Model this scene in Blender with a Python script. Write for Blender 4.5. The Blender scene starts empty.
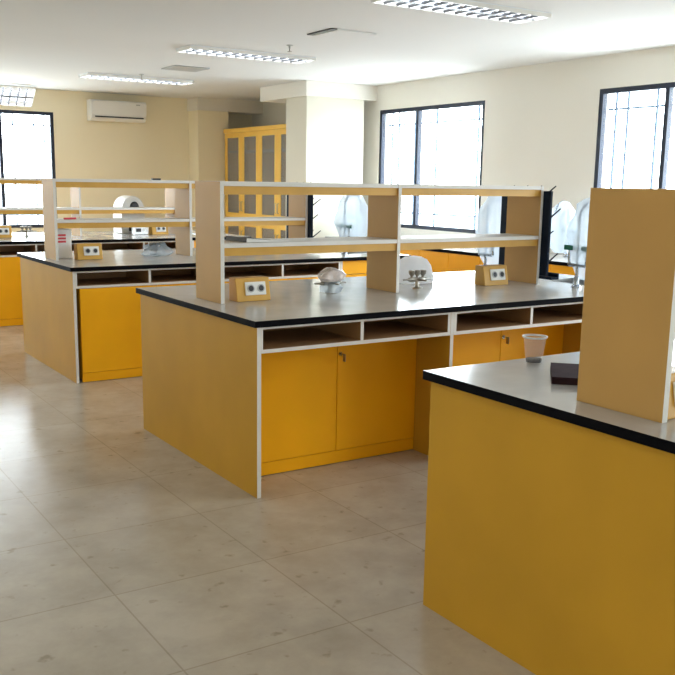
import bpy, bmesh, math, random
from mathutils import Vector, Matrix, noise
random.seed(7)
SC = bpy.context.scene
COL = SC.collection

# ---------------------------------------------------------------- camera
YAW, PITCH, ROLL, F = -0.5721, -0.1883, 0.0152, 920.46
cy_, sy_ = math.cos(YAW), math.sin(YAW)
fw = Vector((-sy_, cy_, 0)); rt = Vector((cy_, sy_, 0)); up = Vector((0, 0, 1))
f2 = math.cos(PITCH)*fw + math.sin(PITCH)*up
u2 = -math.sin(PITCH)*fw + math.cos(PITCH)*up
r3 = math.cos(ROLL)*rt + math.sin(ROLL)*u2
u3 = -math.sin(ROLL)*rt + math.cos(ROLL)*u2
cd = bpy.data.cameras.new('camera'); cam = bpy.data.objects.new('camera', cd); COL.objects.link(cam)
cam.matrix_world = Matrix(((r3.x, u3.x, -f2.x, -1.9357), (r3.y, u3.y, -f2.y, -3.6519), (r3.z, u3.z, -f2.z, 1.4737), (0, 0, 0, 1)))
cd.sensor_width = 36; cd.lens = F/675*36; cd.shift_x = 5.53/675; cd.shift_y = 20.29/675; cd.clip_start = .05
SC.camera = cam

# ---------------------------------------------------------------- world, exposure
SC.view_settings.view_transform = 'Standard'; SC.view_settings.look = 'None'
SC.view_settings.gamma = 1; SC.view_settings.use_curve_mapping = False
SC.view_settings.exposure = 1.34
w = bpy.data.worlds.new('sky'); SC.world = w; w.use_nodes = True
bg = w.node_tree.nodes['Background']; bg.inputs[0].default_value = (0.86, 0.94, 1.0, 1); bg.inputs[1].default_value = 1.0
# overcast sky above the horizon, darker ground below it
_nt = w.node_tree; _g = _nt.nodes.new('ShaderNodeTexCoord'); _s = _nt.nodes.new('ShaderNodeSeparateXYZ'); _r = _nt.nodes.new('ShaderNodeMapRange')
_r.inputs[1].default_value = -.06; _r.inputs[2].default_value = .04; _r.inputs[3].default_value = 4.2; _r.inputs[4].default_value = 8.5
_nt.links.new(_g.outputs['Generated'], _s.inputs[0]); _nt.links.new(_s.outputs['Z'], _r.inputs[0]); _nt.links.new(_r.outputs[0], bg.inputs[1])

# ---------------------------------------------------------------- materials
def mat(name, col, rough=.5, metal=0, var=0, scale=8, bump=0, spec=.5, emit=None, trans=0, coat=0, bscale=None):
    m = bpy.data.materials.new(name); m.use_nodes = True; nt = m.node_tree; b = nt.nodes['Principled BSDF']
    b.inputs['Base Color'].default_value = (*col, 1); b.inputs['Roughness'].default_value = rough
    b.inputs['Metallic'].default_value = metal; b.inputs['Specular IOR Level'].default_value = spec
    b.inputs['Transmission Weight'].default_value = trans; b.inputs['Coat Weight'].default_value = coat
    tc = nt.nodes.new('ShaderNodeTexCoord')
    if var:
        n = nt.nodes.new('ShaderNodeTexNoise'); n.inputs['Scale'].default_value = scale; n.inputs['Detail'].default_value = 5
        nt.links.new(tc.outputs['Object'], n.inputs['Vector'])
        r = nt.nodes.new('ShaderNodeValToRGB'); r.color_ramp.elements[0].position = .3; r.color_ramp.elements[1].position = .7
        r.color_ramp.elements[0].color = (*[c*(1-var) for c in col], 1); r.color_ramp.elements[1].color = (*[min(1, c*(1+var)) for c in col], 1)
        nt.links.new(n.outputs[0], r.inputs[0]); nt.links.new(r.outputs[0], b.inputs['Base Color'])
    if bump:
        n = nt.nodes.new('ShaderNodeTexNoise'); n.inputs['Scale'].default_value = bscale or scale*4; n.inputs['Detail'].default_value = 4
        nt.links.new(tc.outputs['Object'], n.inputs['Vector'])
        bp = nt.nodes.new('ShaderNodeBump'); bp.inputs['Strength'].default_value = bump; bp.inputs['Distance'].default_value = .01
        nt.links.new(n.outputs[0], bp.inputs['Height']); nt.links.new(bp.outputs[0], b.inputs['Normal'])
    if emit: b.inputs['Emission Color'].default_value = (*emit[0], 1); b.inputs['Emission Strength'].default_value = emit[1]
    return m
def see_through(name, col, clear, rough=.1, white=(.9, .93, .97), bump=0):
    m = bpy.data.materials.new(name); m.use_nodes = True; nt = m.node_tree; nt.nodes.clear()
    out = nt.nodes.new('ShaderNodeOutputMaterial'); mx = nt.nodes.new('ShaderNodeMixShader'); t = nt.nodes.new('ShaderNodeBsdfTransparent')
    p = nt.nodes.new('ShaderNodeBsdfPrincipled'); p.inputs['Base Color'].default_value = (*white, 1); p.inputs['Roughness'].default_value = rough
    t.inputs[0].default_value = (*col, 1); mx.inputs[0].default_value = 1-clear
    nt.links.new(t.outputs[0], mx.inputs[1]); nt.links.new(p.outputs[0], mx.inputs[2]); nt.links.new(mx.outputs[0], out.inputs[0])
    if bump:
        n = nt.nodes.new('ShaderNodeTexNoise'); n.inputs['Scale'].default_value = 25
        tc = nt.nodes.new('ShaderNodeTexCoord'); nt.links.new(tc.outputs['Object'], n.inputs['Vector'])
        bp = nt.nodes.new('ShaderNodeBump'); bp.inputs['Strength'].default_value = bump; bp.inputs['Distance'].default_value = .02
        nt.links.new(n.outputs[0], bp.inputs['Height']); nt.links.new(bp.outputs[0], p.inputs['Normal'])
        # thin film: part of the light passes through
        tr = nt.nodes.new('ShaderNodeBsdfTranslucent'); tr.inputs[0].default_value = (*white, 1)
        m2 = nt.nodes.new('ShaderNodeMixShader'); m2.inputs[0].default_value = .7
        nt.links.new(p.outputs[0], m2.inputs[1]); nt.links.new(tr.outputs[0], m2.inputs[2]); nt.links.new(m2.outputs[0], mx.inputs[2])
    return m
M = {}
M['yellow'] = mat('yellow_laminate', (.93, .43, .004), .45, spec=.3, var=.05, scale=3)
M['yellow_shaded'] = mat('shaded_yellow_laminate', (.56, .295, .024), .5, spec=.22, var=.07, scale=2.5)  # duller copy of the door yellow; the end panels' shade is in the colour
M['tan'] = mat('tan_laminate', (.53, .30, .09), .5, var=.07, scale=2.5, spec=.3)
M['cup_yellow'] = mat('cupboard_paint', (.93, .56, .10), .4, var=.04, scale=4)
M['edge'] = mat('pale_edge_band', (.72, .70, .66), .45)
M['slabtop'] = mat('grey_worktop', (.50, .49, .48), .16, var=.06, scale=6, spec=1.0)
M['black'] = mat('black_core', (.003, .003, .005), .6, spec=.05)
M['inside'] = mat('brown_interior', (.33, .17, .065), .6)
M['wall_cream'] = mat('cream_paint', (.90, .81, .60), .85, var=.015, scale=1.2, bump=.05, bscale=60)
M['wall_white'] = mat('offwhite_paint', (.84, .81, .74), .85, var=.015, scale=1.2, bump=.05, bscale=60)
M['column'] = mat('column_paint', (.70, .66, .55), .85)
M['beam'] = mat('pale_beam_paint', (.82, .78, .70), .85)
M['ceiling'] = mat('ceiling_paint', (.80, .79, .77), .9, var=.012, scale=1)
M['frame'] = mat('dark_window_frame', (.005, .012, .035), .5)
M['grille'] = mat('grey_grille', (.06, .11, .18), .6)
M['white_plastic'] = mat('white_plastic', (.82, .81, .78), .35)
M['grey_plastic'] = mat('grey_plastic', (.45, .45, .44), .4)
M['dark_plastic'] = mat('dark_plastic', (.02, .02, .025), .4)
M['rack'] = mat('navy_rack', (.004, .010, .024), .6, spec=.15)
M['chrome'] = mat('chrome', (.38, .42, .48), .2, metal=1)
M['brass'] = mat('dull_nickel', (.36, .34, .30), .35, metal=1)
M['green'] = mat('green_lever', (.01, .16, .12), .4)
M['steel'] = mat('steel', (.5, .5, .5), .3, metal=1, var=.05, scale=20)
M['louver'] = mat('louver_aluminium', (.16, .17, .19), .35, metal=.5)
M['tube'] = mat('lamp_tube', (.9, .92, .95), .3)
M['reflector'] = mat('reflector', (.9, .93, .96), .25)
M['glass'] = see_through('window_glass', (.98, 1, 1), .93, .05)
M['cab_glass'] = mat('cabinet_glass', (.40, .37, .33), .2, spec=.6, var=.08, scale=4)
M['bag'] = see_through('clear_plastic_film', (.97, .985, 1), .5, .25, white=(.74, .82, .90), bump=.6)
M['cup'] = see_through('clear_cup', (.985, .985, .99), .9, .1, white=(.9, .92, .95))
M['whitebag'] = mat('white_bag', (.88, .90, .93), .5, bump=.3, bscale=20)
M['pinkbag'] = mat('pinkish_plastic', (.80, .70, .66), .3, var=.2, scale=30, bump=.5, bscale=40)
M['red'] = mat('red_print', (.65, .06, .08), .5)
M['coffee'] = mat('dark_drink', (.02, .012, .01), .2)
M['leather'] = mat('dark_brown_cover', (.04, .02, .025), .9, spec=.1, var=.15, scale=30)
M['paper'] = mat('paper', (.8, .78, .74), .7)
M['green_glaze'] = mat('pale_green_glass', (.45, .52, .38), .2)
M['tap_orange'] = mat('socket_box_laminate', (.62, .34, .055), .45, var=.05, scale=10)

def floor_material():
    m = bpy.data.materials.new('floor_tiles'); m.use_nodes = True; nt = m.node_tree; N = nt.nodes; L = nt.links; b = N['Principled BSDF']
    tc = N.new('ShaderNodeTexCoord'); mp = N.new('ShaderNodeMapping'); mp.inputs['Location'].default_value = (.905, .02, 0)
    L.new(tc.outputs['Object'], mp.inputs['Vector'])
    br = N.new('ShaderNodeTexBrick'); br.offset = 0; br.inputs['Scale'].default_value = 1; br.inputs['Mortar Size'].default_value = .0035
    br.inputs['Mortar Smooth'].default_value = .3
    br.inputs['Brick Width'].default_value = .61; br.inputs['Row Height'].default_value = .61
    br.inputs['Color1'].default_value = (.49, .425, .34, 1); br.inputs['Color2'].default_value = (.515, .45, .365, 1); br.inputs['Mortar'].default_value = (.39, .33, .255, 1)
    L.new(mp.outputs[0], br.inputs['Vector'])
    n1 = N.new('ShaderNodeTexNoise'); n1.inputs['Scale'].default_value = 3.2; n1.inputs['Detail'].default_value = 8; n1.inputs['Roughness'].default_value = .65
    L.new(tc.outputs['Object'], n1.inputs['Vector'])
    r1 = N.new('ShaderNodeValToRGB'); r1.color_ramp.elements[0].position = .34; r1.color_ramp.elements[1].position = .62
    r1.color_ramp.elements[0].color = (.80, .79, .78, 1); r1.color_ramp.elements[1].color = (1, 1, 1, 1); L.new(n1.outputs[0], r1.inputs[0])
    mx = N.new('ShaderNodeMixRGB'); mx.blend_type = 'MULTIPLY'; mx.inputs[0].default_value = 1
    L.new(br.outputs[0], mx.inputs[1]); L.new(r1.outputs[0], mx.inputs[2])
    n2 = N.new('ShaderNodeTexNoise'); n2.inputs['Scale'].default_value = 14; n2.inputs['Detail'].default_value = 3
    L.new(tc.outputs['Object'], n2.inputs['Vector'])
    r2 = N.new('ShaderNodeValToRGB'); r2.color_ramp.elements[0].position = .27; r2.color_ramp.elements[1].position = .36
    r2.color_ramp.elements[0].color = (.72, .70, .66, 1); r2.color_ramp.elements[1].color = (1, 1, 1, 1); L.new(n2.outputs[0], r2.inputs[0])
    m2 = N.new('ShaderNodeMixRGB'); m2.blend_type = 'MULTIPLY'; m2.inputs[0].default_value = 1
    L.new(mx.outputs[0], m2.inputs[1]); L.new(r2.outputs[0], m2.inputs[2]); L.new(m2.outputs[0], b.inputs['Base Color'])
    r3_ = N.new('ShaderNodeMapRange'); r3_.inputs[3].default_value = .14; r3_.inputs[4].default_value = .32
    L.new(n1.outputs[0], r3_.inputs[0]); L.new(r3_.outputs[0], b.inputs['Roughness'])
    bp = N.new('ShaderNodeBump'); bp.inputs['Strength'].default_value = .15; bp.inputs['Distance'].default_value = .01
    L.new(n1.outputs[0], bp.inputs['Height']); L.new(bp.outputs[0], b.inputs['Normal'])
    return m
M['floor'] = floor_material()

# ---------------------------------------------------------------- mesh helpers
class MB:
    """collects shapes for ONE mesh object; every shape names its material"""
    def __init__(s): s.v = []; s.f = []; s.m = []; s.sm = []; s.mats = []
    def mi(s, m):
        if m not in s.mats: s.mats.append(m)
        return s.mats.index(m)
    def add(s, vs, fs, m, smooth=False):
        k = len(s.v); s.v += [tuple(v) for v in vs]; i = s.mi(m)
        for f in fs: s.f.append(tuple(a+k for a in f)); s.m.append(i); s.sm.append(smooth)
    def box(s, x0, x1, y0, y1, z0, z1, m, mx=None, my=None, mz=None):
        vs = [(x, y, z) for x in (x0, x1) for y in (y0, y1) for z in (z0, z1)]
        k = len(s.v); s.v += vs
        for f, mm in (((0, 1, 3, 2), mx), ((4, 6, 7, 5), mx), ((0, 4, 5, 1), my), ((2, 3, 7, 6), my), ((0, 2, 6, 4), mz), ((1, 5, 7, 3), mz)):
            s.f.append(tuple(a+k for a in f)); s.m.append(s.mi(mm or m)); s.sm.append(False)
        return s
    def prism(s, pts, ax, a0, a1, m, smooth=False):
        """closed outline pts in the plane across axis ax, extruded a0..a1"""
        n = len(pts)
        def P(p, a):
            if ax == 'x': return (a, p[0], p[1])
            if ax == 'y': return (p[0], a, p[1])
            return (p[0], p[1], a)
        vs = [P(p, a0) for p in pts] + [P(p, a1) for p in pts]
        fs = [tuple(range(n)), tuple(range(2*n-1, n-1, -1))]
        s.add(vs, fs, m); k = len(s.v)-2*n
        for i in range(n):
            j = (i+1) % n; s.f.append((k+i, k+n+i, k+n+j, k+j)); s.m.append(s.mi(m)); s.sm.append(smooth)
        return s
    def tube(s, path, r, m, n=10):
        path = [Vector(p) for p in path]; rs = r if isinstance(r, (list, tuple)) else [r]*len(path)
        vs = []; d0 = None; a = None
        for i, p in enumerate(path):
            d = (path[min(i+1, len(path)-1)]-path[max(i-1, 0)]).normalized()
            if a is None:
                a = d.orthogonal().normalized()
            else:
                a = (a-d*a.dot(d)).normalized()
            b = d.cross(a)
            for k in range(n):
                t = 2*math.pi*k/n; vs.append(p+(a*math.cos(t)+b*math.sin(t))*rs[i])
        fs = []
        for i in range(len(path)-1):
            for k in range(n):
                k2 = (k+1) % n; fs.append((i*n+k, i*n+k2, (i+1)*n+k2, (i+1)*n+k))
        fs.append(tuple(range(n-1, -1, -1))); fs.append(tuple((len(path)-1)*n+k for k in range(n)))
        s.add(vs, fs, m, True); return s
    def lathe(s, prof, m, c=(0, 0, 0), n=24, cap=True):
        vs = []; fs = []
        for r, z in prof:
            for k in range(n):
                t = 2*math.pi*k/n; vs.append((c[0]+r*math.cos(t), c[1]+r*math.sin(t), c[2]+z))
        for i in range(len(prof)-1):
            for k in range(n):
                k2 = (k+1) % n; fs.append((i*n+k, i*n+k2, (i+1)*n+k2, (i+1)*n+k))
        if cap: fs.append(tuple(range(n-1, -1, -1))); fs.append(tuple((len(prof)-1)*n+k for k in range(n)))
        s.add(vs, fs, m, True); return s
    def build(s, name, parent=None, bevel=0, loc=None, rz=0):
        me = bpy.data.meshes.new(name); me.from_pydata(s.v, [], s.f)
        for m in s.mats: me.materials.append(M[m])
        for i, p in enumerate(me.polygons): p.material_index = s.m[i]; p.use_smooth = s.sm[i]
        b = bmesh.new(); b.from_mesh(me); bmesh.ops.recalc_face_normals(b, faces=b.faces); b.to_mesh(me); b.free()
        if any(s.sm): me.set_sharp_from_angle(angle=math.radians(45))
        o = bpy.data.objects.new(name, me); COL.objects.link(o); o.parent = parent
        if loc: o.location = loc
        if rz: o.rotation_euler.z = rz
        if bevel:
            md = o.modifiers.new('bevel', 'BEVEL'); md.width = bevel; md.segments = 2; md.limit_method = 'ANGLE'
        return o
def tag(o, label, cat, group=None, kind=None):
    if label: o['label'] = label
    if cat: o['category'] = cat
    if group: o['group'] = group
    if kind: o['kind'] = kind
    return o
def thing(name, label, cat, loc=(0, 0, 0), rz=0, group=None):
    o = bpy.data.objects.new(name, None); COL.objects.link(o); o.empty_display_size = .05
    o.location = loc; o.rotation_euler.z = rz
    return tag(o, label, cat, group)
def dup(o, loc=None, label=None, group=None, rz=None, parent=None):
    c = o.copy(); COL.objects.link(c); c.parent = parent
    if loc is not None: c.location = loc
    if rz is not None: c.rotation_euler.z = rz
    if label: c['label'] = label
    if group: c['group'] = group
    for ch in list(o.children): dup(ch, parent=c)
    return c
def struct(name, mb, bevel=0):
    o = mb.build(name, None, bevel); o['kind'] = 'structure'; return o

# ---------------------------------------------------------------- room
XL, XR, YF, YB, ZC = -4.2, 5.07, -7.5, 9.68, 2.685
T = .18
struct('floor', MB().box(XL-T, XR+T, YF-T, YB+T, -.1, 0, 'floor'))
struct('ceiling', MB().box(XL-T, XR+T, YF-T, YB+T, ZC, ZC+.1, 'ceiling'))
def wall_with_openings(name, axis, pos, a0, a1, opens, m):
    """pos = inner face; opens = [(lo, hi, z0, z1)] sorted"""
    mb = MB()
    def bx(l, h, z0, z1):
        if axis == 'x': mb.box(pos, pos+T, l, h, z0, z1, m)
        else: mb.box(l, h, pos, pos+T, z0, z1, m)
    c = a0
    for lo, hi, z0, z1 in opens:
        bx(c, lo, 0, ZC); bx(lo, hi, 0, z0); bx(lo, hi, z1, ZC); c = hi
    bx(c, a1, 0, ZC)
    return struct(name, mb)
WR = [(-6.52, -4.55, .93, 2.38), (-2.94, -.97, .93, 2.38), (.64, 2.61, .93, 2.38), (4.215, 6.19, .93, 2.38)]
WF_FILL = [(-3.4, -1.9, .93, 2.38)]  # unseen front window, added as fill light from behind the camera
WL = []
WB = [(-3.55, -1.58, .78, 2.38), (-.03, 1.94, .78, 2.38)]
wall_with_openings('wall_right', 'x', XR, YF-T, YB+T, WR, 'wall_white')
wall_with_openings('wall_back', 'y', YB, XL-T, XR, WB, 'wall_cream')
wall_with_openings('wall_left', 'x', XL-T, YF-T, YB+T, WL, 'wall_cream')
wall_with_openings('wall_front', 'y', YF-T, XL, XR, WF_FILL, 'wall_cream')
# beams with the columns below them
struct('trim_1', MB().box(4.02, XR-.001, 6.26, 7.44, 2.505, ZC-.001, 'beam'))
struct('trim_2', MB().box(4.05, 4.90, 6.30, 6.80, 0.001, 2.504, 'column'))
struct('trim_3', MB().box(3.97, XR-.001, 9.31, YB-.001, 2.50, ZC-.001, 'beam'))
struct('trim_4', MB().box(3.99, 4.49, 9.33, YB-.001, 0.001, 2.499, 'wall_cream'))

def window(i, axis, pos, lo, hi, z0, z1, mull):
    o = thing('window_%d' % i, None, None); o['kind'] = 'structure'
    fwid, fd = .045, .06
    def B(mb, a, b, c, d, p0, p1, m):
        if axis == 'x': mb.box(p0, p1, a, b, c, d, m)
        else: mb.box(a, b, p0, p1, c, d, m)
    p0 = pos+.005; p1 = p0+fd
    fr = MB()
    B(fr, lo, hi, z0, z0+fwid, p0, p1, 'frame'); B(fr, lo, hi, z1-fwid, z1, p0, p1, 'frame')
    B(fr, lo, lo+fwid, z0+fwid, z1-fwid, p0, p1, 'frame'); B(fr, hi-fwid, hi, z0+fwid, z1-fwid, p0, p1, 'frame')
    B(fr, mull-fwid/2, mull+fwid/2, z0+fwid, z1-fwid, p0, p1, 'frame')
    fr.build('window_frame', o)
    for a, b in ((lo+fwid, mull-fwid/2), (mull+fwid/2, hi-fwid)):
        g = MB(); B(g, a, b, z0+fwid, z1-fwid, p0+.025, p0+.031, 'glass'); g.build('pane', o)
    g = MB(); q = pos+T-.03; r = .009
    for z in (z0+.18, z1-.18): B(g, lo, hi, z-r, z+r, q-r, q+r, 'grille')
    for a in (lo+.10, lo+.24, mull-.22, mull+.2, hi-.24, hi-.10): B(g, a-r, a+r, z0, z1, q-r-.013, q+r-.013, 'grille')
    g.build('window_grille', o)
    return o
n = 1
for (lo, hi, z0, z1) in WR: window(n, 'x', XR, lo, hi, z0, z1, hi-.77); n += 1
for (lo, hi, z0, z1) in WB: window(n, 'y', YB, lo, hi, z0, z1, hi-.73); n += 1
for (lo, hi, z0, z1) in WF_FILL: window(n, 'y', YF-T+.10, lo, hi, z0, z1, hi-.73); n += 1
for (lo, hi, z0, z1) in WL: window(n, 'x', XL-T+.10, lo, hi, z0, z1, hi-.73); n += 1
# daylight portals: one per window opening, pointing into the room
def portal(loc, rot, sx, sy):
    l = bpy.data.lights.new('window_daylight', 'AREA'); l.shape = 'RECTANGLE'; l.size = sx; l.size_y = sy; l.cycles.is_portal = True
    o = bpy.data.objects.new('window_daylight', l); COL.objects.link(o); o.location = loc; o.rotation_euler = rot
for (lo, hi, z0, z1) in WR: portal((XR+T+.02, (lo+hi)/2, (z0+z1)/2), (0, math.pi/2, 0), z1-z0, hi-lo)
for (lo, hi, z0, z1) in WB: portal(((lo+hi)/2, YB+T+.02, (z0+z1)/2), (-math.pi/2, 0, 0), hi-lo, z1-z0)

for (lo, hi, z0, z1) in WF_FILL: portal(((lo+hi)/2, YF-T-.1, (z0+z1)/2), (math.pi/2, 0, 0), hi-lo, z1-z0)
for (lo, hi, z0, z1) in WL: portal((XL-T-.1, (lo+hi)/2, (z0+z1)/2), (0, -math.pi/2, 0), z1-z0, hi-lo)

# ---------------------------------------------------------------- lab benches
D, H, TH = 1.489, .85, .030
LEN = 3.04
BY = {1: -2.7306, 2: 0.0, 3: 2.8633, 4: 5.7995}
BX = {1: -.0153, 2: 0.0, 3: .035, 4: -.0118}
NAME = {1: 'nearest bench', 2: 'middle bench in front', 3: 'bench behind the middle one', 4: 'farthest bench'}
HX0, HX1, HY0, HY1 = 2.60, 2.90, .32, .80        # sink opening in a slab
def slab_mesh(L, Dp, hole=None):
    mb = MB()
    if hole is None:
        mb.box(0, L, 0, Dp, H-TH, H, 'black', mz='slabtop'); return mb
    xs = [0, hole[0], hole[1], L]; ys = [0, hole[2], hole[3], Dp]
    top = [(x, y, H) for x in xs for y in ys]; bot = [(x, y, H-TH) for x in xs for y in ys]
    cells = [(i, j) for i in range(3) for j in range(3) if (i, j) != (1, 1)]
    q = lambda i, j: i*4+j
    allv = top+bot; ft = []; fb = []; fs = []
    for i, j in cells:
        ft.append((q(i, j), q(i+1, j), q(i+1, j+1), q(i, j+1))); fb.append(tuple(16+k for k in ft[-1]))
    for i in range(3):
        fs += [(q(i, 0), q(i+1, 0), q(i+1, 0)+16, q(i, 0)+16), (q(i, 3), q(i+1, 3), q(i+1, 3)+16, q(i, 3)+16),
               (q(0, i), q(0, i+1), q(0, i+1)+16, q(0, i)+16), (q(3, i), q(3, i+1), q(3, i+1)+16, q(3, i)+16)]
    for a, b in ((q(1, 1), q(2, 1)), (q(2, 1), q(2, 2)), (q(2, 2), q(1, 2)), (q(1, 2), q(1, 1))): fs.append((a, b, b+16, a+16))
    k = len(mb.v); mb.v += allv
    for f in ft: mb.f.append(f); mb.m.append(mb.mi('slabtop')); mb.sm.append(False)
    for f in fb+fs: mb.f.append(f); mb.m.append(mb.mi('black')); mb.sm.append(False)
    return mb

def make_cabinet(x0, x1, flush, label, group, left=False, right_plain=False):
    """double sided bench unit with cubbies over doors; origin at its left front floor corner; local x from 0"""
    o = thing('base_cabinet', label, 'cabinet', group=group)
    W = x1-x0; zt = H-TH-.001; g = .022; y0 = .02; y1 = D-.02
    if left: MB().box(0, g, y0, y1, 0, zt, 'yellow_shaded', my='edge').build('gable', o, .0015)
    MB().box(W-g, W, y0, y1, 0, zt, 'yellow_shaded', my='edge').build('gable', o, .0015)
    a = g+.0005 if left else .0005; b = W-g-.0005
    for side in (0, 1):
        def Y(v): return v if side == 0 else D-v
        def box(mb, xa, xb, ya, yb, za, zb, m, **k):
            ya, yb = sorted((Y(ya), Y(yb))); mb.box(xa, xb, ya, yb, za, zb, m, **k)
        zc = .695
        cb = MB(); e = .018; ec = 'inside'
        el = .009 if left else e
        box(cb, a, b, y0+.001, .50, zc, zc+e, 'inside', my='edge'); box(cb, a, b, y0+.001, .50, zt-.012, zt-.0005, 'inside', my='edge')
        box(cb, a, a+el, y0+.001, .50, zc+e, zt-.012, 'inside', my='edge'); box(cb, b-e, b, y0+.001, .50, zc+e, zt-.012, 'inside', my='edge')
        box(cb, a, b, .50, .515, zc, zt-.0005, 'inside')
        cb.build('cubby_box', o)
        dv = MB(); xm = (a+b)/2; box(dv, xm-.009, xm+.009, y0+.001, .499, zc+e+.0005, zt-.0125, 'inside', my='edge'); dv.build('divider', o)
        yd = .30 if not flush else .022
        pad = .0 if not flush else .0
        da = a+.001 if not flush else a+.028; db = b-.001
        body = MB(); box(body, da, db, yd+.02, .70, 0.02, zc-.001, 'yellow_shaded'); body.build('body', o)
        pl = MB(); box(pl, da, db, yd+.003, yd+.02, .004, .07, 'yellow'); pl.build('plinth', o)
        mid = da + (db-da)*.535
        for i, (p, q_) in enumerate(((da, mid-.002), (mid+.002, db))):
            d = MB(); box(d, p, q_, yd, yd+.0195, .073, zc-.003, 'yellow'); d = d.build('door', o, .0015)
            if i == 1:
                k = MB(); yy = Y(yd); s = -1 if side == 0 else 1
                k.tube([(p+.016, yy, zc-.10), (p+.016, yy+s*.006, zc-.10)], .011, 'chrome', 14)
                k.tube([(p+.016, yy+s*.006, zc-.10), (p+.016, yy+s*.03, zc-.10)], .0035, 'chrome', 8)
                k.box(p+.0145, p+.0175, *sorted((yy+s*.028, yy+s*.05)), zc-.135, zc-.095, 'brass')
                k.build('lock_with_key', d)
        if not flush: pass
    return o
def make_end_cabinet(label, group):
    o = thing('sink_cabinet', label, 'cabinet', group=group)
    W = LEN-.02-2.332; zt = H-TH-.001
    MB().box(0.0005, W-.022, .05, D-.05, .06, .60, 'yellow_shaded').build('body', o)
    MB().box(W-.0215, W, .02, D-.02, 0, zt, 'yellow_shaded', my='edge').build('gable', o, .0015)
    for side in (0, 1):
        y = (.028, .0495) if side == 0 else (D-.0495, D-.028)
        MB().box(.002, W-.023, *y, .705, zt-.001, 'yellow').build('rail', o)
        MB().box(.002, W-.023, *y, 0.004, .07, 'yellow').build('plinth', o)
        for p, q in ((.002, W/2-.013), (W/2-.009, W-.023)):
            MB().box(p, q, *y, .073, .70, 'yellow').build('door', o, .0015)
    return o
def make_shelf(label):
    o = thing('bench_shelf', label, 'shelf', group='two-tier reagent shelves standing on the benches')
    y0, y1 = .615, .918; zb = H+.0005; zt = 1.4696; t = .022
    xs = (.127, 1.246, 2.367)
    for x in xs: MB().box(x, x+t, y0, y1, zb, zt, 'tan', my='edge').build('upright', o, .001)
    for a, b in ((xs[0]+t, xs[1]), (xs[1]+t, xs[2])):
        for z in (1.158, zt):
            MB().box(a+.0005, b-.0005, y0+.001, y1-.001, z-t, z, 'edge').build('shelf', o, .001)
            for ya, yb in ((y0+.012, y0+.028), (y1-.028, y1-.012)):
                MB().box(a+.0005, b-.0005, ya, yb, z-t-.042, z-t-.0005, 'tap_orange').build('apron', o)
    return o
def make_socket(label):
    o = thing('socket_box', label, 'socket box', group='twin socket boxes on the benches')
    w_, d_, h_ = .20, .10, .122
    MB().prism([(0, 0), (d_, 0), (d_, h_), (.025, h_)], 'x', 0, w_, 'tap_orange').build('box', o, .004)
    p = MB()
    def fp(x, s, off):   # point on the slanted front: s up the slant
        ang = math.atan2(h_, .025); return Vector((x, s*math.cos(ang)-off*math.sin(ang), s*math.sin(ang)+off*math.cos(ang)))
    def quad(mb, xa, xb, sa, sb, o0, o1, m):
        vs = [fp(x, s, f) for x in (xa, xb) for s in (sa, sb) for f in (o0, o1)]
        mb.add(vs, [(0, 1, 3, 2), (4, 6, 7, 5), (0, 4, 5, 1), (2, 3, 7, 6), (0, 2, 6, 4), (1, 5, 7, 3)], m)
    quad(p, .05, .172, .032, .102, .0005, .008, 'white_plastic'); pl = p.build('socket_plate', o, .003)
    for cx in (.081, .141):
        c = MB(); q0 = fp(cx, .067, .0085); q1 = fp(cx, .067, .0125)
        c.tube([q0, q1], .021, 'grey_plastic', 18)
        c.tube([fp(cx, .067, .0126), fp(cx, .067, .0132)], .015, 'dark_plastic', 18)
        c.build('socket_outlet', pl)
    return o
def make_rack(label):
    o = thing('drying_rack', label, 'drying rack', group='black peg racks at the shelf ends')
    MB().box(0.001, .022, .555, 1.0, .905, 1.44, 'rack').build('back_panel', o, .003)
    MB().box(0.001, .07, .51, 1.04, .885, .90, 'rack').box(.06, .07, .51, 1.04, .9001, .925, 'rack').build('drip_tray', o)
    for r in range(4):
        for c in range(4):
            z = .98+r*.142; y = .58+c*.125+(.05 if r % 2 else 0)
            MB().tube([(.022, y, z), (.115, y-.005, z+.065)], [.006, .004], 'rack', 6).build('peg', o)
    return o
def make_faucet(label, dy, name='gooseneck_faucet', hgt=.52):
    o = thing(name, label, 'faucet', group='tall gooseneck faucets at the bench sinks')
    MB().lathe([(.032, .0005), (.032, .012), (.018, .02), (.016, .07), (.012, .075)], 'chrome').build('base', o)
    R = .085; pts = [(0, 0, .07), (0, 0, .2), (0, 0, hgt-R)]
    for k in range(1, 11):
        t = math.pi*k/10; pts.append((0, dy*(R-R*math.cos(t)), hgt-R+R*math.sin(t)))
    pts.append((0, dy*2*R, hgt-R-.08))
    MB().tube(pts, .0105, 'chrome', 10).build('spout', o)
    b = MB(); b.tube([(-.07, 0, .14), (.07, 0, .14)], .011, 'chrome', 8); b.tube([(-.07, 0, .14), (-.07, 0, .23)], .009, 'chrome', 8); b.tube([(.07, 0, .14), (.07, 0, .23)], .009, 'chrome', 8)
    v = b.build('valve_body', o)
    for s in (-1, 1):
        MB().box(s*.07-.04, s*.07+.04, -.012, .012, .2305, .262, 'green').build('lever', o, .004)
    return o
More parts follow.
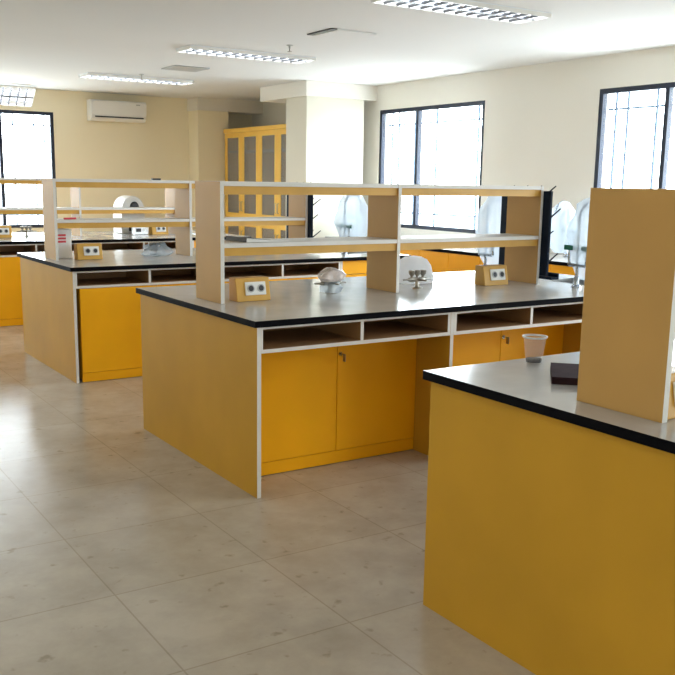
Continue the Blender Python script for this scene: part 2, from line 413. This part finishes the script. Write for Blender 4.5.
def blob(name, mb_mat, rx, ry, prof, seed=0, amp=.02, n=28, label=None, cat=None, loc=(0, 0, 0), group=None, parent=None, open_bottom=False):
    """prof = [(scale, z)]: crumpled lofted shape"""
    mb = MB(); vs = []; fs = []
    for i, (s, z) in enumerate(prof):
        for k in range(n):
            t = 2*math.pi*k/n
            p = Vector((rx*s*math.cos(t), ry*s*math.sin(t), z))
            d = noise.noise(p*14+Vector((seed*3.7, seed, 0)))*amp + noise.noise(p*38+Vector((seed, 0, 5)))*amp*.4
            if i == 0: d *= .3
            q = p*(1+d/max(.02, (p.xy.length))) if p.xy.length > 1e-4 else p
            vs.append((q.x, q.y, z+(d*.4 if 0 < i else 0)))
    for i in range(len(prof)-1):
        for k in range(n):
            k2 = (k+1) % n; fs.append((i*n+k, i*n+k2, (i+1)*n+k2, (i+1)*n+k))
    if not open_bottom: fs.append(tuple(range(n-1, -1, -1)))
    fs.append(tuple((len(prof)-1)*n+k for k in range(n)))
    mb.add(vs, fs, mb_mat, True)
    o = mb.build(name, parent); o.location = loc
    if label: tag(o, label, cat, group)
    return o
def make_tap(label):
    o = thing('gas_tap', label, 'gas tap', group='three-way gas taps on the benches')
    MB().lathe([(.034, .0005), (.034, .008), (.014, .014), (.012, .045), (.019, .05), (.019, .062), (.010, .066)], 'brass', n=18).build('base', o)
    b = MB(); b.tube([(-.105, 0, .056), (-.075, 0, .056), (-.06, 0, .056), (.06, 0, .056), (.075, 0, .056), (.105, 0, .056)], [.0055, .006, .013, .013, .006, .0055], 'brass', 10)
    b.tube([(0, -.09, .056), (0, -.05, .056), (0, 0, .056)], [.004, .006, .012], 'brass', 10)
    b.build('nozzle_bar', o)
    for x in (-.042, 0, .042):
        MB().lathe([(.010, .066), (.008, .075), (.012, .082), (.019, .09), (.021, .108), (.016, .112)], 'brass', c=(x, 0, 0), n=14).build('knob', o)
    return o

# worktops
SLAB = 'black-edged grey worktop'
tops = {1: 'black-edged grey worktop of the nearest bench at right, holding the plastic cup',
        2: 'black-edged grey worktop of the middle bench, holding the three-way gas tap',
        3: 'black-edged grey worktop of the second bench from the back, behind the middle bench',
        4: 'black-edged grey worktop of the farthest bench, below the back wall window'}
wt = None
for b in (2, 1, 3, 4):
    L = (BX[b], BY[b], 0)
    if wt is None:
        wt = thing('worktop', tops[b], 'worktop', L, 0, 'laboratory bench worktops')
        slab_mesh(LEN, D, (HX0, HX1, HY0, HY1)).build('slab', wt)
        s = MB(); t = .006; z0 = H-.20
        s.box(HX0+.001, HX0+t, HY0+.001, HY1-.001, z0, H+.002, 'steel').box(HX1-t, HX1-.001, HY0+.001, HY1-.001, z0, H+.002, 'steel')
        s.box(HX0+t, HX1-t, HY0+.001, HY0+t, z0, H+.002, 'steel').box(HX0+t, HX1-t, HY1-t, HY1-.001, z0, H+.002, 'steel')
        s.box(HX0+.001, HX1-.001, HY0+.001, HY1-.001, z0-t, z0, 'steel')
        s.build('sink_bowl', wt)
    else: dup(wt, L, tops[b])
# cabinets
GC = 'yellow bench cabinets under the worktops'
A = make_cabinet(.02, 1.187, False, '', GC, left=True)
A2 = make_cabinet(1.187, 2.332, False, '', GC)
Bc = make_cabinet(.02, 1.187, True, '', GC, left=True)
B2c = make_cabinet(1.187, 2.332, True, '', GC)
E_ = make_end_cabinet('', GC)
def place(o, b, x, label, first=False):
    L = (BX[b]+x, BY[b], 0)
    if first: o.location = L; o['label'] = label
    else: dup(o, L, label)
place(A, 2, .02, 'yellow two-door cabinet with open cubbies and a key, left end of the middle bench', True)
place(A2, 2, 1.187, 'yellow cabinet with open cubbies, second from the left end under the middle bench', True)
place(E_, 2, 2.332, 'yellow sink cabinet at the right end of the middle bench, behind the tall shelf panel', True)
place(A, 1, .02, 'yellow cabinet at the left end of the nearest bench, plain side facing the aisle')
place(A2, 1, 1.187, 'yellow cabinet under the middle of the nearest bench')
place(E_, 1, 2.332, 'yellow sink cabinet at the window end of the nearest bench')
place(Bc, 3, .02, 'yellow flush-door cabinet at the left end, second bench from the back', True)
place(B2c, 3, 1.187, 'cabinet with brown open cubbies, middle of the second bench from the back', True)
place(E_, 3, 2.332, 'bright yellow sink cabinet at the right end, second bench from the back')
place(Bc, 4, .02, 'yellow cabinet at the far left of the photo, left end of the farthest bench')
place(B2c, 4, 1.187, 'cabinet with dark cubbies under the middle of the farthest bench')
place(E_, 4, 2.332, 'yellow sink cabinet at the right end of the farthest bench')
# shelves
sh = make_shelf('two-tier white-edged shelf along the middle bench, one open book on it'); sh.location = (BX[2], BY[2], 0)
dup(sh, (BX[1], BY[1], 0), 'tall shelf on the nearest bench, its plain brown end panel filling the right side')
dup(sh, (BX[3]-.05, BY[3], 0), 'two-tier white-edged shelf on the second bench from the back, left of the middle bench shelf')
dup(sh, (BX[4], BY[4], 0), 'two-tier pale shelf on the farthest bench, in front of the left window')
# racks
rk = make_rack('black peg drying rack on the right end of the middle bench shelf'); rk.location = (BX[2]+2.389, BY[2], 0)
dup(rk, (BX[3]-.05+2.389, BY[3], 0), 'black peg drying rack at the right end of the shelf behind the middle bench')
# sockets
sk = make_socket('twin socket in an orange box at the left end of the middle bench'); sk.location = (.235, .64, H+.0005)
G = 'x'
dup(sk, (1.975, .665, H+.0005), 'twin socket in a tan box at the right end of the middle bench shelf')
dup(sk, (BX[3]+.245, BY[3]+.60, H+.0005), 'twin socket in orange box at left end, second bench from the back')
dup(sk, (BX[4]+2.10, BY[4]+.66, H+.0005), 'twin socket in a yellow box at the right of the white domed machine')
dup(sk, (BX[4]+.32, BY[4]+.62, H+.0005), 'twin socket box at the left edge of the photo, below the window')
dup(sk, (BX[1]+.152, BY[1]+.63, H+.0005), 'socket box on the nearest bench, just right of the tall brown panel')
# faucets with their plastic wraps
fa = make_faucet('tall chrome gooseneck faucet with green levers at the near side of the middle bench sink', 1); fa.location = (2.435, .34, H); fa.rotation_euler.z = -math.pi/2
faucets = [(2.435, .34, H, None),
           (2.49, 1.24, H, 'tall chrome gooseneck faucet seen left of the black rack on the middle bench'),
           (2.585, BY[3]+.33, H, 'bagged gooseneck faucet seen through the left bay of the middle bench shelf'),
           (4.75, 2.60, .80, 'gooseneck faucet on the window-wall bench, just right of the middle bench rack'),
           (4.62, 6.0, .80, 'gooseneck faucet at the far end of the window-wall bench')]
bagl = ['clear plastic bag around the faucet between the black rack and the nearest bench panel',
        'clear plastic bag around the faucet left of the middle bench drying rack',
        'clear plastic bag arching over a faucet, seen through the middle shelf, left bay',
        'white-looking plastic bag around the window-wall faucet right of the black rack',
        'small plastic bag over the faucet at the far end of the window-wall bench']
for i, (x, y, z, lab) in enumerate(faucets):
    if lab: dup(fa, (x, y, z), lab, rz=(math.pi/2 if i > 2 else -math.pi/2))
    s = (1, 1, 1, .95, .62)[i]
    yy = y + (-.01 if i == 0 else 0); xx = x + (.085, .085, .085, -.08, -.08)[i]
    rx = (.125, .13, .15, .14, .14)[i]; ry = (.14, .15, .15, .14, .14)[i]
    prof = [(.45, .05*s), (.62, .10*s), (.85, .18*s), (.98, .26*s), (1.0, .33*s), (.93, .40*s), (.80, .46*s), (.6, .51*s), (.36, .535*s+.01), (.1, .548*s+.012)]
    blob('plastic_bag', 'bag', rx, ry, prof, i, .03, label=bagl[i], cat='plastic bag', loc=(xx, yy, z), group='plastic bags over the faucets')
# gas taps
gt = make_tap('bare metal three-way gas tap on the middle bench, in front of the white dome'); gt.location = (1.50, .745, H)
dup(gt, (.905, .79, H), 'gas tap under pinkish crumpled plastic on the left half of the middle bench')
dup(gt, (.985, BY[3]+.76, H), 'gas tap under clear crumpled plastic on the second bench from the back')
dup(gt, (BX[4]+.70, BY[4]+.74, H), 'dark gas tap silhouetted below the left window on the farthest bench')
pw = blob('plastic_wrap', 'pinkbag', .075, .06, [(.75, .066), (.95, .08), (1.0, .095), (.85, .115), (.6, .13), (.3, .137), (.06, .14)], 3, .04, label='crumpled pinkish plastic draped over the gas tap in the left half of the middle bench', cat='plastic wrap', loc=(.905, .79, H+.002))
blob('clear_skirt', 'bag', .055, .055, [(1.1, .004), (1.15, .03), (1.0, .05), (.85, .064)], 5, .03, parent=pw, n=24)
blob('plastic_wrap', 'bag', .11, .09, [(1.0, .004), (1.1, .015), (1.0, .045), (.85, .08), (.55, .10), (.1, .108)], 8, .05, label='crumpled clear plastic around a gas tap on the second bench from the back', cat='plastic wrap', loc=(.985, BY[3]+.76, H))
# white dome behind the bare tap
M['whitefilm'] = see_through('white_film', (1, 1, 1), .02, .35, white=(.97, .98, 1), bump=.15)
blob('white_bag', 'whitefilm', .135, .12, [(1.0, .002), (1.02, .03), (.97, .07), (.85, .11), (.66, .145), (.4, .165), (.1, .172)], 2, .012, label='smooth white rounded plastic bag behind the three-way gas tap on the middle bench', cat='bag', loc=(1.70, 1.05, H))

# ---------------------------------------------------------------- window-wall bench
wb = thing('wall_bench', 'long orange-yellow bench along the window wall behind the middle bench', 'bench', (4.29, 0, 0))
Y0, Y1 = .4, 6.22
MB().box(0, .778, Y0, Y1, .77, .80, 'black', mz='slabtop').build('worktop', wb)
MB().box(.03, .778, Y0+.02, Y1-.02, .08, .769, 'yellow_shaded').build('body', wb)
MB().box(.06, .77, Y0+.03, Y1-.03, .001, .079, 'dark_plastic').build('plinth', wb)
k = int((Y1-Y0)/.485)
for i in range(k):
    a = Y0+.02+i*.485
    d = MB().box(.01, .0295, a+.002, a+.481, .085, .765, 'yellow').build('door', wb)

# ---------------------------------------------------------------- tall cupboard in the niche
cp = thing('glazed_cupboard', 'tall yellow cupboard with grey glass doors beside the far column', 'cupboard', (4.40, 7.10, 0))
CW, CDp, CH = 2.18, .42, 2.235
MB().box(0.02, CDp, 0, .02, 0, CH-.06, 'cup_yellow').box(.02, CDp, CW-.02, CW, 0, CH-.06, 'cup_yellow').box(CDp-.02, CDp, .02, CW-.02, 0, CH-.06, 'cup_yellow').build('carcass', cp)
MB().box(-.015, CDp, -.01, CW+.01, CH-.0595, CH, 'cup_yellow').build('cornice', cp, .004)
MB().box(.02, CDp-.021, .0205, CW-.0205, 0.001, .09, 'cup_yellow').box(.02, CDp-.021, .0205, CW-.0205, .89, .93, 'cup_yellow').build('fixed_shelf', cp)
for z in (1.33, 1.89):
    MB().box(.045, CDp-.021, .0205, CW-.0205, z, z+.028, 'edge').build('shelf', cp)
dw = CW/4
for i in range(4):
    a = i*dw
    for z0, z1 in ((.08, .885), (.935, CH-.062)):
        d = MB(); st = .085; p, q = a+.002, a+dw-.002
        d.box(0, .0195, p, p+st, z0, z1, 'cup_yellow').box(0, .0195, q-st, q, z0, z1, 'cup_yellow')
        d.box(0, .0195, p+st, q-st, z0, z0+.07, 'cup_yellow').box(0, .0195, p+st, q-st, z1-.07, z1, 'cup_yellow')
        dd = d.build('door', cp, .002)
        g = MB().box(.006, .012, p+st, q-st, z0+.07, z1-.07, 'cupglass'); g.mats = ['cupglass']
        M.setdefault('cupglass', see_through('cupboard_glass', (.95, .95, .95), .5, .2, white=(.36, .34, .31)))
        g.build('glass_pane', dd)
        hy = (p+.035) if i % 2 else (q-.035)
        zz = z0+.10 if z0 > .5 else z1-.28
        MB().tube([(-.001, hy, zz), (-.025, hy, zz+.01), (-.025, hy, zz+.13), (-.001, hy, zz+.14)], .006, 'brass', 8).build('handle', dd)

# ---------------------------------------------------------------- air conditioner
ac = thing('air_conditioner', 'white split air conditioner high on the back wall right of the window', 'air conditioner', (2.42, 9.679, 2.29))
prof = [(0, 0), (-.14, 0), (-.19, .03), (-.205, .09), (-.205, .25), (-.185, .285), (0, .29)]
MB().prism(prof, 'x', 0, .82, 'white_plastic').build('body', ac, .006)
MB().box(.05, .77, -.213, -.2055, .045, .062, 'dark_plastic').build('air_slot', ac)
MB().box(.03, .79, -.2105, -.2055, .075, .265, 'white_plastic').build('front_panel', ac, .002)
MB().box(.66, .72, -.2125, -.2108, .23, .245, 'grey_plastic').build('badge', ac)

# ---------------------------------------------------------------- ceiling lights
def make_light(label, L=1.34, W=.33):
    o = thing('louver_light', label, 'ceiling light', group='louvered ceiling lights')
    h = .034
    MB().box(0, L, 0, W, -.008, -.001, 'reflector').box(0, L, 0, .012, -h, -.008, 'white_plastic').box(0, L, W-.012, W, -h, -.008, 'white_plastic').box(0, .012, .012, W-.012, -h, -.008, 'white_plastic').box(L-.012, L, .012, W-.012, -h, -.008, 'white_plastic').build('housing', o)
    for y in (W*.3, W*.7): MB().tube([(.03, y, -.0165), (L-.03, y, -.0165)], .008, 'tube', 12).build('lamp_tube', o)
    n_ = 13
    lv = MB()
    for i in range(1, n_):
        x = L*i/n_; lv.prism([(x-.003, -h), (x+.003, -h), (x+.013, -.018), (x-.013, -.018)], 'y', .013, W-.013, 'louver')
    lv.prism([(W/2-.012, -h+.0005), (W/2+.012, -h+.0005), (W/2+.006, -.019), (W/2-.006, -.019)], 'x', .013, L-.013, 'louver')
    lv.build('louver', o)
    l = bpy.data.lights.new('tube_light', 'AREA'); l.shape = 'RECTANGLE'; l.size = L-.04; l.size_y = W-.05; l.energy = 4.2; l.color = (.93, .97, 1)
    lo = bpy.data.objects.new('tube_light', l); COL.objects.link(lo); lo.parent = o; lo.location = (L/2, W/2, -.0085)
    return o
lt = make_light('louvered fluorescent ceiling light at the top centre, nearest of those in view'); lt.location = (1.75, 1.33, ZC)
dup(lt, (1.68, 4.42, ZC), 'louvered ceiling light in the middle of the ceiling, above the middle bench shelf')
dup(lt, (1.64, 7.22, ZC), 'louvered ceiling light nearest the back wall, in front of the air conditioner')
for q, (lx, ly) in enumerate(((-2.3, 1.33), (-2.3, 4.42), (-2.3, -1.7), (1.75, -1.7), (-2.3, -4.8), (1.75, -4.8))):  # unseen fixtures added as fill to even out the room light
    dup(lt, (lx, ly, ZC), 'added fill light, unseen louvered ceiling fixture, %s' % ('left of the nearest light', 'left of the middle light', 'above the aisle beside the camera', 'above the nearest bench', 'behind the camera, aisle side', 'behind the camera, window side')[q])
wl = dup(lt, (.24, 9.20, ZC-.02), 'louvered light hanging tilted at the top left corner above the window'); wl.rotation_euler.x = -.75
# ---- hatches, sprinklers
h1 = MB().box(2.17, 2.58, 5.92, 6.30, ZC-.012, ZC-.001, 'grey_plastic').build('ceiling_vent', None, .003)
tag(h1, 'flat grey square vent on the ceiling between the two rear lights', 'vent')
h2 = thing('ceiling_hatch', 'pale square ceiling hatch with a dark gap, left of the nearest ceiling light', 'hatch', (2.2, 2.85, ZC))
MB().box(.06, .44, 0, .38, -.014, -.001, 'ceiling').build('panel', h2, .003)
MB().box(0, .055, 0, .38, -.010, -.001, 'dark_plastic').build('gap_strip', h2)
sp = thing('sprinkler', 'small pendent sprinkler beside the middle ceiling light', 'sprinkler', (2.41, 3.88, ZC), group='ceiling sprinklers')
MB().lathe([(.03, -.001), (.03, -.006), (.010, -.008), (.008, -.03), (.010, -.032)][::-1], 'grey_plastic', n=16).build('body', sp)
MB().lathe([(.004, -.055), (.004, -.033)], 'brass', n=8).lathe([(.022, -.058), (.022, -.0552)], 'brass', n=12).build('deflector', sp)
dup(sp, (2.21, 7.0, ZC), 'small pendent sprinkler beside the rear ceiling light')

# ---------------------------------------------------------------- small things on the benches
cu = thing('plastic_cup', 'clear plastic cup with a little dark drink on the nearest bench', 'cup', (.415, -1.33, H))
cb = MB(); n_ = 28
cb.lathe([(.028, .001), (.0285, .004), (.040, .094), (.044, .096), (.044, .099), (.039, .099), (.0275, .006), (.001, .0055)], 'cup', n=n_, cap=False); cb.build('cup_body', cu); MB().lathe([(.0402, .0925), (.0448, .0955), (.0448, .0995), (.0402, .0995), (.0402, .0925)], 'white_plastic', n=n_, cap=False).build('rim', cu)
MB().lathe([(.0265, .0062), (.0285, .018)], 'coffee', n=n_).build('drink', cu)
nb = thing('notebook', 'closed dark brown notebook on the nearest bench beside the tall panel', 'notebook', (.216, -1.61, H+.0005), rz=-math.pi/4)
MB().box(.002, .15, .003, .247, .004, .019, 'leather').build('pages', nb)
MB().box(0, .153, 0, .25, 0, .0038, 'leather').box(0, .153, 0, .25, .0192, .023, 'leather').box(0, .0019, 0, .25, .0038, .0192, 'leather').build('cover', nb, .001)
# open book on the middle shelf of the middle bench
bk = thing('open_booklet', 'thin open booklet lying on the middle shelf of the middle bench, left end', 'booklet', (.30, .66, 1.1585), rz=.1)
MB().prism([(0, 0), (.29, 0), (.29, .003), (.15, .008), (0, .022)], 'y', 0, .2, 'paper').build('pages', bk)
MB().prism([(-.003, .0005), (-.003, .025), (.15, .010), (.15, .0085), (0, .0225)], 'y', -.002, .202, 'dark_plastic').build('cover', bk)
# white carton with red printing behind the left upright of bench 3
ct = thing('white_carton', 'white carton with red print beside the left shelf panel, second bench from the back', 'carton', (.155, BY[3]+.765, H+.0005))
MB().box(0, .13, 0, .10, 0, .23, 'whitebag').build('carton_body', ct, .004)
r_ = MB()
for z in (.125, .15, .175): r_.box(.018, .085, -.0012, -.0005, z, z+.016, 'red')
r_.build('red_print', ct)
mk = MB().tube([(.20, BY[3]+.66, 1.1675), (.30, BY[3]+.68, 1.1675)], [.008, .008], 'red', 10).build('marker_pen'); tag(mk, 'red marker pen lying on the middle shelf above the white carton', 'pen')
er = MB().box(.95, 1.02, BY[3]+.70, BY[3]+.74, 1.4701, 1.485, 'dark_plastic').build('board_eraser', None, .002); tag(er, 'small dark block on the top shelf, second bench from the back', 'block')
# domed machine on the far bench
mc = thing('domed_machine', 'white domed laboratory machine with a round dark opening on the farthest bench', 'lab machine', (1.83, BY[4]+.935, H+.0005)); mc.scale.x = .8
pts = [(0, 0), (.33, 0), (.35, .06), (.35, .27)] + [(.175+.175*math.cos(t*math.pi/14), .27+.165*math.sin(t*math.pi/14)) for t in range(1, 14)] + [(0, .27), (-.01, .06)]
MB().prism(pts, 'y', 0, .30, 'white_plastic', True).build('housing', mc, .01)
MB().lathe([(.07, 0), (.07, .006), (.062, .010)], 'dark_plastic', n=28).build('round_opening', mc, loc=(.19, -.0005, .30)).rotation_euler = (math.pi/2, 0, 0)
MB().box(.10, .22, -.006, -.0005, .03, .09, 'dark_plastic').build('lower_window', mc)
st = thing('steel_box', 'low grey steel box right of the white domed machine', 'box', (1.90, BY[4]+.73, H+.0005))
MB().box(0, .17, 0, .10, 0, .09, 'steel').build('case', st, .005)
MB().lathe([(.018, 0), (.018, .01)], 'white_plastic', n=14).build('dial', st, loc=(.12, -.0005, .05)).rotation_euler = (math.pi/2, 0, 0)
MB().box(.02, .08, -.004, -.0005, .03, .07, 'dark_plastic').build('display', st)
